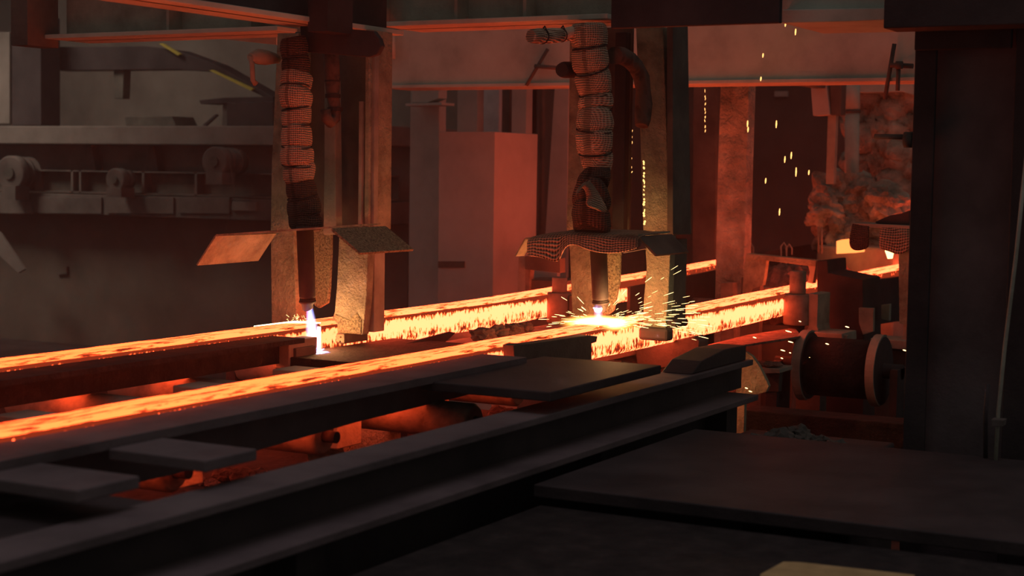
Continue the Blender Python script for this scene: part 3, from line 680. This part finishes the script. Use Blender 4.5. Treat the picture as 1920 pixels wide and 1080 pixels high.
pX(XC_-.012, [(821, 490), (870, 490), (870, 502), (821, 502)], .012).build('slot_plate', 'rust_dark', cb, .002)
bk = [('back_pipe', 'rusty post rising behind the cabinet', [(858, 120), (896, 120), (895, 300), (858, 300)], 'paint', 10.9, .1),
      ('pale_panel', 'pale grey weathered strip standing behind the cabinet', [(901, 120), (937, 120), (934, 300), (900, 300)], 'pale', 11.4, .05),
      ('back_pipe', 'slim grey pipe next to the pale strip behind the cabinet', [(942, 120), (956, 120), (954, 300), (941, 300)], 'rust_dark', 11.0, .1),
      ('back_pipe', 'reddish post behind the right edge of the cabinet', [(960, 120), (988, 120), (986, 300), (960, 300)], 'paint', 10.9, .1),
      ('leaning_plate', 'leaning plate between the cabinet and the draped torch', [(1040, 160), (1066, 160), (1062, 560), (1006, 560)], 'paint', 11.0, .04),
      ('back_pipe', 'thin dark pipe right of the cabinet', [(1012, 120), (1018, 120), (1016, 560), (1010, 560)], 'rust_dark', 11.3, .05)]
for n_, l_, pts, mt, X_, th in bk:
    mb = pX(X_, pts, th)
    for p in sorted(mb.v, key=lambda q: q.z)[:4]: p.z = 0
    simple(n_, l_, 'panel' if 'p' == n_[0] or 'l' == n_[0] else 'pipe', mb, mt, .004)
# dark column close to the deck
dc = thing('dark_column', 'big black steel column standing behind the deck', 'column', (6.1, 1.5, 0))
bxp(6.0, 1705, 1746, 1748, 36, 830, zt=3.4, zb=0).build('flange', 'soot', dc, .004)
bxp(6.08, 1742, 1905, 1907, 36, 830, zt=3.4, zb=0).build('web', 'deck', dc, .004)
bxp(5.97, 1893, 1990, 1995, -40, 830, zt=3.4, zb=0).build('flange', 'soot', dc, .004)
bxp(5.96, 1715, 1897, 1900, 36, 90).build('head_plate', 'soot', dc, .004)
for a in ((1832, 38), (1832, 44)):
    p = atX(a[0], a[1], 5.96); MB().tube([p+Vector((-.012, 0, 0)), p], .012, 8).build('bolt', 'rust_dark', dc)
pp = thing('riser_pipe', 'thin worn riser pipes running down beside the dark column', 'pipe', atX(1870, 860, 5.7))
MB().tube([atX(a, b, 5.7) for a, b in ((1930, 240), (1905, 480), (1884, 650), (1872, 770), (1866, 880))], .007, 10).build('pipe', 'rust', pp, 0, True)
MB().tube([atX(a, b, 5.72) for a, b in ((1852, 720), (1848, 780), (1848, 880))], .008, 10).build('pipe', 'soot', pp, 0, True)
pX(5.66, [(1858, 786), (1882, 788), (1880, 800), (1860, 800)], .05).build('clip', 'mach', pp, .002)

# ------------------------------------------------------------------ deck in front
simple('deck_plate', 'broad dusty black deck plate in front of the dark column', 'deck', MB().box(4.44, 5.75, -.6, 2.36, .66, .70).box(4.6, 5.6, .2, .3, 0, .66).box(4.6, 5.6, 2.1, 2.2, 0, .66), 'soot', .004)
simple('deck_step', 'lower black step plate before the deck', 'deck', MB().box(1.6, 4.43, -.6, 2.33, .60, .64).box(3.7, 4.3, .2, .3, 0, .6).box(3.7, 4.3, 1.9, 2.0, 0, .6), 'pit', .004)
simple('floor_plate', 'pale angled plate corner lit on the ground by the step', 'plate', pZ(.642, [(1425, 1085), (1468, 1061), (1500, 1062), (1715, 1086), (1715, 1180), (1425, 1180)], .012), surf('yellow_lit_plate', (.34, .25, .11), (.50, .37, .17), None, .7, 12, .4, 60), .002)  # yellowish light is put into the plate colour
rnd = random.Random(31)
for k in range(16):
    p = atX(rnd.uniform(1412, 1570), 822, 5.9+rnd.uniform(0, .25)); r = rnd.uniform(.03, .06)
    lump('slag_lump', (p.x, p.y, .62+r*.4), r, 'rust_dark', None, (1, 1, .8), 3, .5)
    tag(col.objects[-1], 'sooty clinker lump lying along the back edge of the deck', 'slag', 'clinker lumps behind the deck')
simple('clinker_ledge', 'low ledge carrying clinker lumps behind the deck', 'ledge', MB().box(5.78, 6.35, 1.75, 2.36, 0, .62), 'soot', .01)

# ------------------------------------------------------------------ far platform on the left
XP = 11.0
ZT = atX(250, 236, XP).z; ZU = atX(250, 271, XP).z
yL = 17.0; yR = atX(512, 250, XP).y
yR2 = atX(735, 250, XP).y
simple('concrete_platform', 'pale concrete platform edge across the far hall', 'platform', MB().box(XP, 13.15, yR2, yL, ZU, ZT), 'concrete', .01)
simple('recess_wall', 'dusty recess wall under the concrete platform', 'wall', MB().box(11.42, 11.46, yR2, yL, 0, ZU-.002), 'concrete', 0)
ch = thing('channel_beam', 'long channel beam under the concrete platform with upright stiffeners', 'beam', (XP, 9, 1.2))
za, zb2 = atX(250, 321, XP).z, atX(250, 364, XP).z
MB().box(XP+.10, XP+.12, yR2, yL, zb2, za).build('web', 'rust_dark', ch)
MB().box(XP, XP+.12, yR2, yL, za-.012, za).build('top_flange', 'mach', ch)
MB().box(XP, XP+.12, yR2, yL, zb2, zb2+.012).build('bottom_flange', 'mach', ch)
for px in (66, 135, 150, 268, 367):
    y = atX(px, 340, XP).y; MB().box(XP, XP+.1, y-.012, y+.012, zb2, za).build('stiffener', 'mach', ch)
for px in (165, 282):
    pX(XP+.3, [(px-3, 273), (px+6, 273), (px+14, 320), (px-8, 320)], .1).build('gusset', 'mach', ch, .003)
lb = thing('lower_beam', 'deep dusty base beam below the channel beam', 'beam', (XP, 9, .9))
zc = atX(250, 366, XP).z; zd = atX(250, 405, XP).z
MB().box(XP-.05, XP+.3, yR2, yL, zd, zc-.004).build('beam', 'mach', lb, .006)
for a, b in ((0, 60), (70, 190), (200, 325), (335, 430)):
    pX(XP-.07, [(a, 369), (b, 370), (b, 401), (a, 400)], .02).build('face_plate', 'mach', lb, .003)
pX(XP-.08, [(434, 378), (480, 379), (480, 396), (434, 395)], .03).build('box', 'concrete', lb, .003)
simple('under_wall', 'dark void wall under the far platform beams', 'wall', MB().box(XP+.25, XP+.35, yR2, yL, 0, zd-.002), 'wall_dark', 0)
def motor(label, px, py, r, X, body_px):
    t = thing('gear_motor', label, 'motor', atX(px, py, X))
    c = atX(px, py, X); ax = Vector((.97, .10, 0)).normalized()
    MB().tube([c, c+ax*.01, c+ax*.10, c+ax*.11], [r*.9, r, r, r*.9], 32).build('end_bell', 'mach', t, 0, True)
    MB().tube([c-ax*.02, c], r*.34, 20).build('shaft_boss', 'rust_dark', t, 0, True)
    MB().tube([c+ax*.11, c+ax*body_px], r*.85, 24).build('housing', 'mach', t, 0, True)
    for k in range(2 if r > .12 else 0):
        q = c+ax*(.16+.09*k); MB().tube([q, q+ax*.02], r*.95, 24).build('cooling_rib', 'mach', t, 0, True)
    MB().box(c.x-.05, c.x+.12, c.y-.12, c.y+.05, c.z-r*1.5, c.z-r*.7).build('foot', 'mach', t)
motor('pale round faced gear motor on the far channel beam', 402, 303, .125, XP-.38, .36)
motor('smaller round motor end set into the far channel beam', 215, 337, .10, XP-.24, .2)
motor('dark round drum at the end of the far channel beam', 18, 325, .16, XP-.24, .2)
simple('hall_post', 'broad dark post standing on the far platform', 'column', pX(XP+.3, [(22, 30), (76, 30), (77, 235), (22, 235)], .25), 'soot', .005)
simple('hall_post', 'narrow pale post at the end of the far platform', 'column', pX(XP+.5, [(-10, 60), (18, 60), (18, 232), (-10, 232)], .2), 'concrete', .005)
sg = thing('stair_stringer', 'dark sloping stringer with yellow edges above the far platform', 'stair', (11.6, 9, 2))
pX(11.6, [(95, 88), (270, 86), (330, 94), (402, 120), (516, 184), (516, 192), (395, 134), (330, 130), (100, 132)], .2).build('stringer', 'soot', sg, .005)
pX(11.55, [(298, 82), (304, 81), (338, 101), (333, 104)], .03).build('edge_strip', 'yellow', sg)
pX(11.55, [(392, 132), (398, 131), (474, 166), (470, 170)], .03).build('edge_strip', 'yellow', sg)
simple('hanging_rib', 'short dark rib hanging below the stringer', 'beam', pX(11.65, [(213, 130), (232, 130), (230, 185), (214, 185)], .1), 'rust_dark', .004)
simple('storage_block', 'dark block with ragged top on the platform by the torch carriage', 'box', pX(11.3, [(425, 192), (440, 194), (455, 190), (470, 193), (490, 189), (512, 191), (512, 236), (425, 236)], .3), 'soot', .004)
lg = thing('platform_bracket', 'ragged ledge on a short leg at the far platform', 'bracket', atX(410, 236, 11.4))
pX(11.4, [(373, 188), (420, 183), (512, 181), (512, 192), (420, 194), (376, 195)], .25).build('ledge', 'soot', lg, .003)
pX(11.45, [(418, 190), (432, 190), (432, 236), (416, 236)], .15).build('leg', 'mach', lg, .003)
pX(11.45, [(380, 234), (404, 214), (407, 216), (384, 237)], .03).build('brace', 'soot', lg)
simple('low_crate', 'low dark crate on the far platform', 'box', pX(11.3, [(234, 219), (322, 218), (330, 236), (236, 236)], .3), 'rust_dark', .004)
simple('leaning_board', 'pale board leaning in the dark below the far platform', 'board', pX(10.7, [(-12, 425), (2, 440), (46, 505), (34, 512), (-12, 470)], .03), 'concrete', .003)
simple('signal_pin', 'thin upright pin with a small foot below the far beams', 'bracket', pX(11.222, [(122, 500), (125, 500), (125, 514), (106, 515), (106, 512), (122, 511)], .03), 'mach', 0)
simple('hanging_wire', 'thin wire hanging beside the bare torch hood', 'wire', MB().tube([atX(a, b, XP-.42) for a, b in ((430, 300), (440, 360), (428, 405), (418, 450))], .0025, 5), 'mach', 0)

# ------------------------------------------------------------------ right background
bm = bmesh.new(); n, m = 46, 60
o0 = atX(1604, 168, 13.0); o1 = atX(1720, 420, 13.0)
vg = [[bm.verts.new((13.0-.16*noise.noise(Vector((i*.16, j*.13, 3)))-.10*noise.noise(Vector((i*.45, j*.4, 9))), o0.y+(o1.y-o0.y)*i/n, o0.z+(o1.z-o0.z)*j/m)) for j in range(m+1)] for i in range(n+1)]
for i in range(n):
    for j in range(m): bm.faces.new((vg[i][j], vg[i+1][j], vg[i+1][j+1], vg[i][j+1]))
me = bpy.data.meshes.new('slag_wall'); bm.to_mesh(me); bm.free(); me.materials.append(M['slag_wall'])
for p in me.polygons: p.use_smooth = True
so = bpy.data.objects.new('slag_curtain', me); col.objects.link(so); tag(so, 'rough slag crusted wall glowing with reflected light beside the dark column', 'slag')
so.modifiers.new('solid', 'SOLIDIFY').thickness = .12
simple('slag_backing', 'plain lintel above the slag crusted wall', 'beam', pX(12.7, [(1576, 150), (1712, 150), (1712, 178), (1690, 172), (1612, 174), (1576, 172)], .3), 'girder', .006)
simple('wall_base', 'dark plinth under the slag crusted wall', 'plinth', MB().box(13.05, 13.4, o1.y-.3, o0.y+.1, 0, o1.z), 'rust_dark', .01)
cp = thing('vertical_pipe', 'tall round pipe beside the slag crusted wall', 'pipe', atX(1596, 345, 12.3))
MB().tube([atX(1598, 150, 12.3), atX(1598, 209, 12.3)], .058, 24).build('pipe', 'girder', cp, 0, True)
MB().tube([atX(1598, 209, 12.3), atX(1597, 360, 12.3)], .055, 24).build('pipe', 'girder', cp, 0, True)
MB().tube([atX(1598, 206, 12.3), atX(1598, 212, 12.3)], .064, 24).build('joint', 'rust_dark', cp, 0, True)
hb = thing('hanging_bracket', 'sloping hanger bracket with a long drop bar under the girder', 'bracket', atX(1550, 215, 11.5))
pX(11.5, [(1519, 150), (1548, 150), (1556, 215), (1524, 217)], .12).build('plate', 'paint', hb, .004)
pX(11.52, [(1556, 150), (1578, 150), (1576, 216), (1558, 216)], .12).build('plate', 'rust_dark', hb, .004)
pX(11.55, [(1552, 216), (1568, 216), (1563, 345), (1548, 345)], .06).build('drop_bar', 'rust', hb, .004)
p = atX(1538, 150, 11.5); MB().box(XG+.28, 11.52, p.y-.04, p.y+.04, p.z-.06, p.z+.04).build('arm', 'rust_dark', hb)
simple('marker_plate', 'small lit plate high on the dark back wall', 'plate', pX(15.965, [(1452, 171), (1476, 171), (1476, 181), (1452, 181)], .04), 'paint', 0)
rnd = random.Random(12)
for a, b, r, sq in ((1562, 362, .16, (1, 1, 1.1)), (1545, 395, .13, (1, 1, .9)), (1610, 375, .20, (1, 1.1, 1)), (1595, 415, .19, (1, .8, 1.3)), (1640, 410, .21, (1, 1.2, 1)), (1660, 380, .16, (1, 1, .9)), (1575, 445, .13, (1, 1, 1.2)), (1546, 440, .10, (1, .8, 1.3)), (1625, 448, .16, (1, 1.4, .8))):
    p = atX(a, b, 11.7+.35*(a % 3)/2); lump('slag_boulder', p, r, 'slag_wall', None, sq, 4, .55, 1.8)
    tag(col.objects[-1], 'crusted slag boulder heaped before the slag wall', 'slag', 'slag boulders')
simple('boulder_bed', 'raised bed carrying the slag boulders', 'plinth', MB().box(11.5, 12.2, atX(1680, 470, 11.5).y, atX(1530, 470, 11.5).y, 0, atX(1600, 462, 11.5).z), 'rust', .02)
simple('glow_plate', 'plate below the slag boulders with a glow added to light them', 'offcut', pX(11.2, [(1568, 452), (1580, 449), (1594, 454), (1606, 455), (1606, 474), (1568, 476)], .2), emis('offcut_glow', (1.0, .22, .05), 1.4), .004)  # plain plate given an added glow to brighten boulders and slag wall
lu = thing('post_pair', 'pair of thin lit uprights before the dark back wall', 'post', atX(1538, 470, 11.0))
for px in (1534.5, 1540.5): MB().tube([atX(px, 425, 11.0), atX(px, 476, 11.0)], .008, 8).build('post', 'scaled', lu, 0, True)
for a, b in ((1408, 468), (1470, 467), (1480, 470)):
    simple('hook', 'small upright hook standing at the far side of the table', 'hook', MB().tube([atX(a-5, b+8, 10.6)-Vector((0,0,1.0)), atX(a-5, b+8, 10.6), atX(a-6, b-5, 10.6), atX(a, b-12, 10.6), atX(a+5, b-4, 10.6), atX(a+5, b+8, 10.6)], .006, 8), 'rust', 0, 'small hooks', True)
bm = bmesh.new(); n, m = 60, 24
q0 = atZ(1545, 500, 1.0)
vg = []
for i in range(n+1):
    for j in range(m+1):
        x = 9.7+1.7*i/n; y = 3.30+.62*j/m; e = min(1, min(j, m-j)/5, min(i, n-i)/8)
        bm.verts.new((x, y, .82+.22*e+.05*noise.noise(Vector((x*6, y*6, 0)))+.05*noise.noise(Vector((x*17, y*17, 4)))))
bm.verts.ensure_lookup_table()
for i in range(n):
    for j in range(m): bm.faces.new([bm.verts[k] for k in (i*(m+1)+j, (i+1)*(m+1)+j, (i+1)*(m+1)+j+1, i*(m+1)+j+1)])
me = bpy.data.meshes.new('scale_heap'); bm.to_mesh(me); bm.free(); me.materials.append(M['slag'])
so = bpy.data.objects.new('scale_heap', me); col.objects.link(so); so['kind'] = 'stuff'; tag(so, 'heap of dark scale flakes lying between the strands', 'scale')
so.modifiers.new('solid', 'SOLIDIFY').thickness = .1
simple('heap_bed', 'low bed carrying the heap of scale between the strands', 'plinth', MB().box(9.75, 11.4, 3.35, 3.85, 0, .725), 'rust_dark', .01)
rnd = random.Random(77)
for a, b, r in ((905, 628, .05), (935, 622, .045), (960, 620, .05), (985, 615, .04), (920, 640, .05)):
    p = atY(a, b, 3.7); lump('slag_lump', p, r, 'rust_dark', None, (1.3, 1, .7), 3, .45); tag(col.objects[-1], 'dark clinker lump lying between the strands', 'slag', 'clinker between the strands')
simple('side_guard', 'dark guard along the far strand beyond the draped torch', 'guard', MB().prism([(8.9, 4.09, .6), (12.6, 4.09, .6), (12.6, 4.09, 1.14), (10.75, 4.09, 1.10), (10.6, 4.09, 1.03), (8.9, 4.09, .985)], (0, .02, 0)).box(9, 12.5, 4.05, 4.088, 0, .62), 'soot', 0)
simple('tilted_plate', 'dark ragged plate lying against the far strand', 'plate', pY(3.95, [(762, 655), (766, 643), (800, 634), (846, 622), (855, 624), (842, 636), (836, 641), (800, 656)], .02), 'soot', .003)
simple('table_plate', 'dark table plate between the strands behind the lumps', 'plate', MB().box(6.45, 7.75, 3.3, 4.05, .78, .85), 'rust_dark', .004)

# ------------------------------------------------------------------ sparks and drips
def streak(name, label, cat, grp, a, b, r, mat):
    mb = MB().tube([a, Vector(a).lerp(Vector(b), .5), b], [r*.6, r, r*.5], 6); o = mb.build(name, mat, None, 0, True); return tag(o, label, cat, grp)
for a, b, l in ((1473, 42, 8), (1492, 54, 12), (1431, 100, 8), (1427, 144, 8), (1402, 226, 12), (1403, 238, 10), (1456, 226, 14), (1472, 293, 12), (1484, 285, 13), (1493, 314, 17), (1517, 319, 9), (1436, 334, 10), (1462, 391, 13), (1530, 8, 10), (1500, 20, 8)):
    streak('falling_spark', 'glowing spark falling before the dark back wall', 'spark', 'falling sparks', atX(a, b, 8.9-.01), atX(a-.8, b+l, 8.9-.01), .0042, 'drop')
for a, b, dx in ((1473, 620, 11), (1585, 612, 7), (1478, 640, 9), (1548, 644, 6), (1464, 656, 8), (1693, 656, 8), (1464, 671, 4), (1480, 661, 3), (1397, 727, 5), (1404, 733, 6), (1412, 632, 6), (1498, 602, 4), (1518, 670, 0)):
    streak('flying_spark', 'short yellow spark streak flying past the guide rollers', 'spark', 'flying sparks', atX(a, b, 7.1), atX(a+dx, b+dx*.22+.5, 7.1), .003, 'spark')
rnd = random.Random(5)
for px, t0, t1, n_, X_, lab in ((1184, 172, 330, 15, 7.35, 'glowing droplet dripping behind the draped hose'), (1208, 300, 425, 18, 6.78, 'glowing droplet running down the column edge of the draped carriage'), (1322, 168, 252, 10, 9.2, 'tiny glowing droplet falling by the dark reddish column')):
    for k in range(n_):
        y = t0+(t1-t0)*(k+rnd.uniform(-.35, .35))/n_; r = rnd.uniform(.002, .0048)*(1.3 if px == 1208 and y > 370 else .6 if px == 1322 else 1)
        streak('molten_drop', lab, 'droplet', lab+' line', atX(px+rnd.uniform(-2, 2), y, X_), atX(px, y+rnd.uniform(3, 6), X_), r, 'drop')
# ------------------------------------------------------------------ thin smoke hanging in the hall
m, nt, N, L = newmat('hall_smoke')
vsn = N.new('ShaderNodeVolumeScatter'); vsn.inputs['Color'].default_value = (.9, .8, .75, 1); vsn.inputs['Density'].default_value = .009; vsn.inputs['Anisotropy'].default_value = .3
o_ = N.new('ShaderNodeOutputMaterial'); L.new(vsn.outputs[0], o_.inputs['Volume'])
hz = MB().box(1.5, 16.2, 2.0, 19, .02, 4.0).build('smoke_haze', m); hz['kind'] = 'stuff'; tag(hz, 'thin brown smoke hanging over the glowing strands', 'smoke')
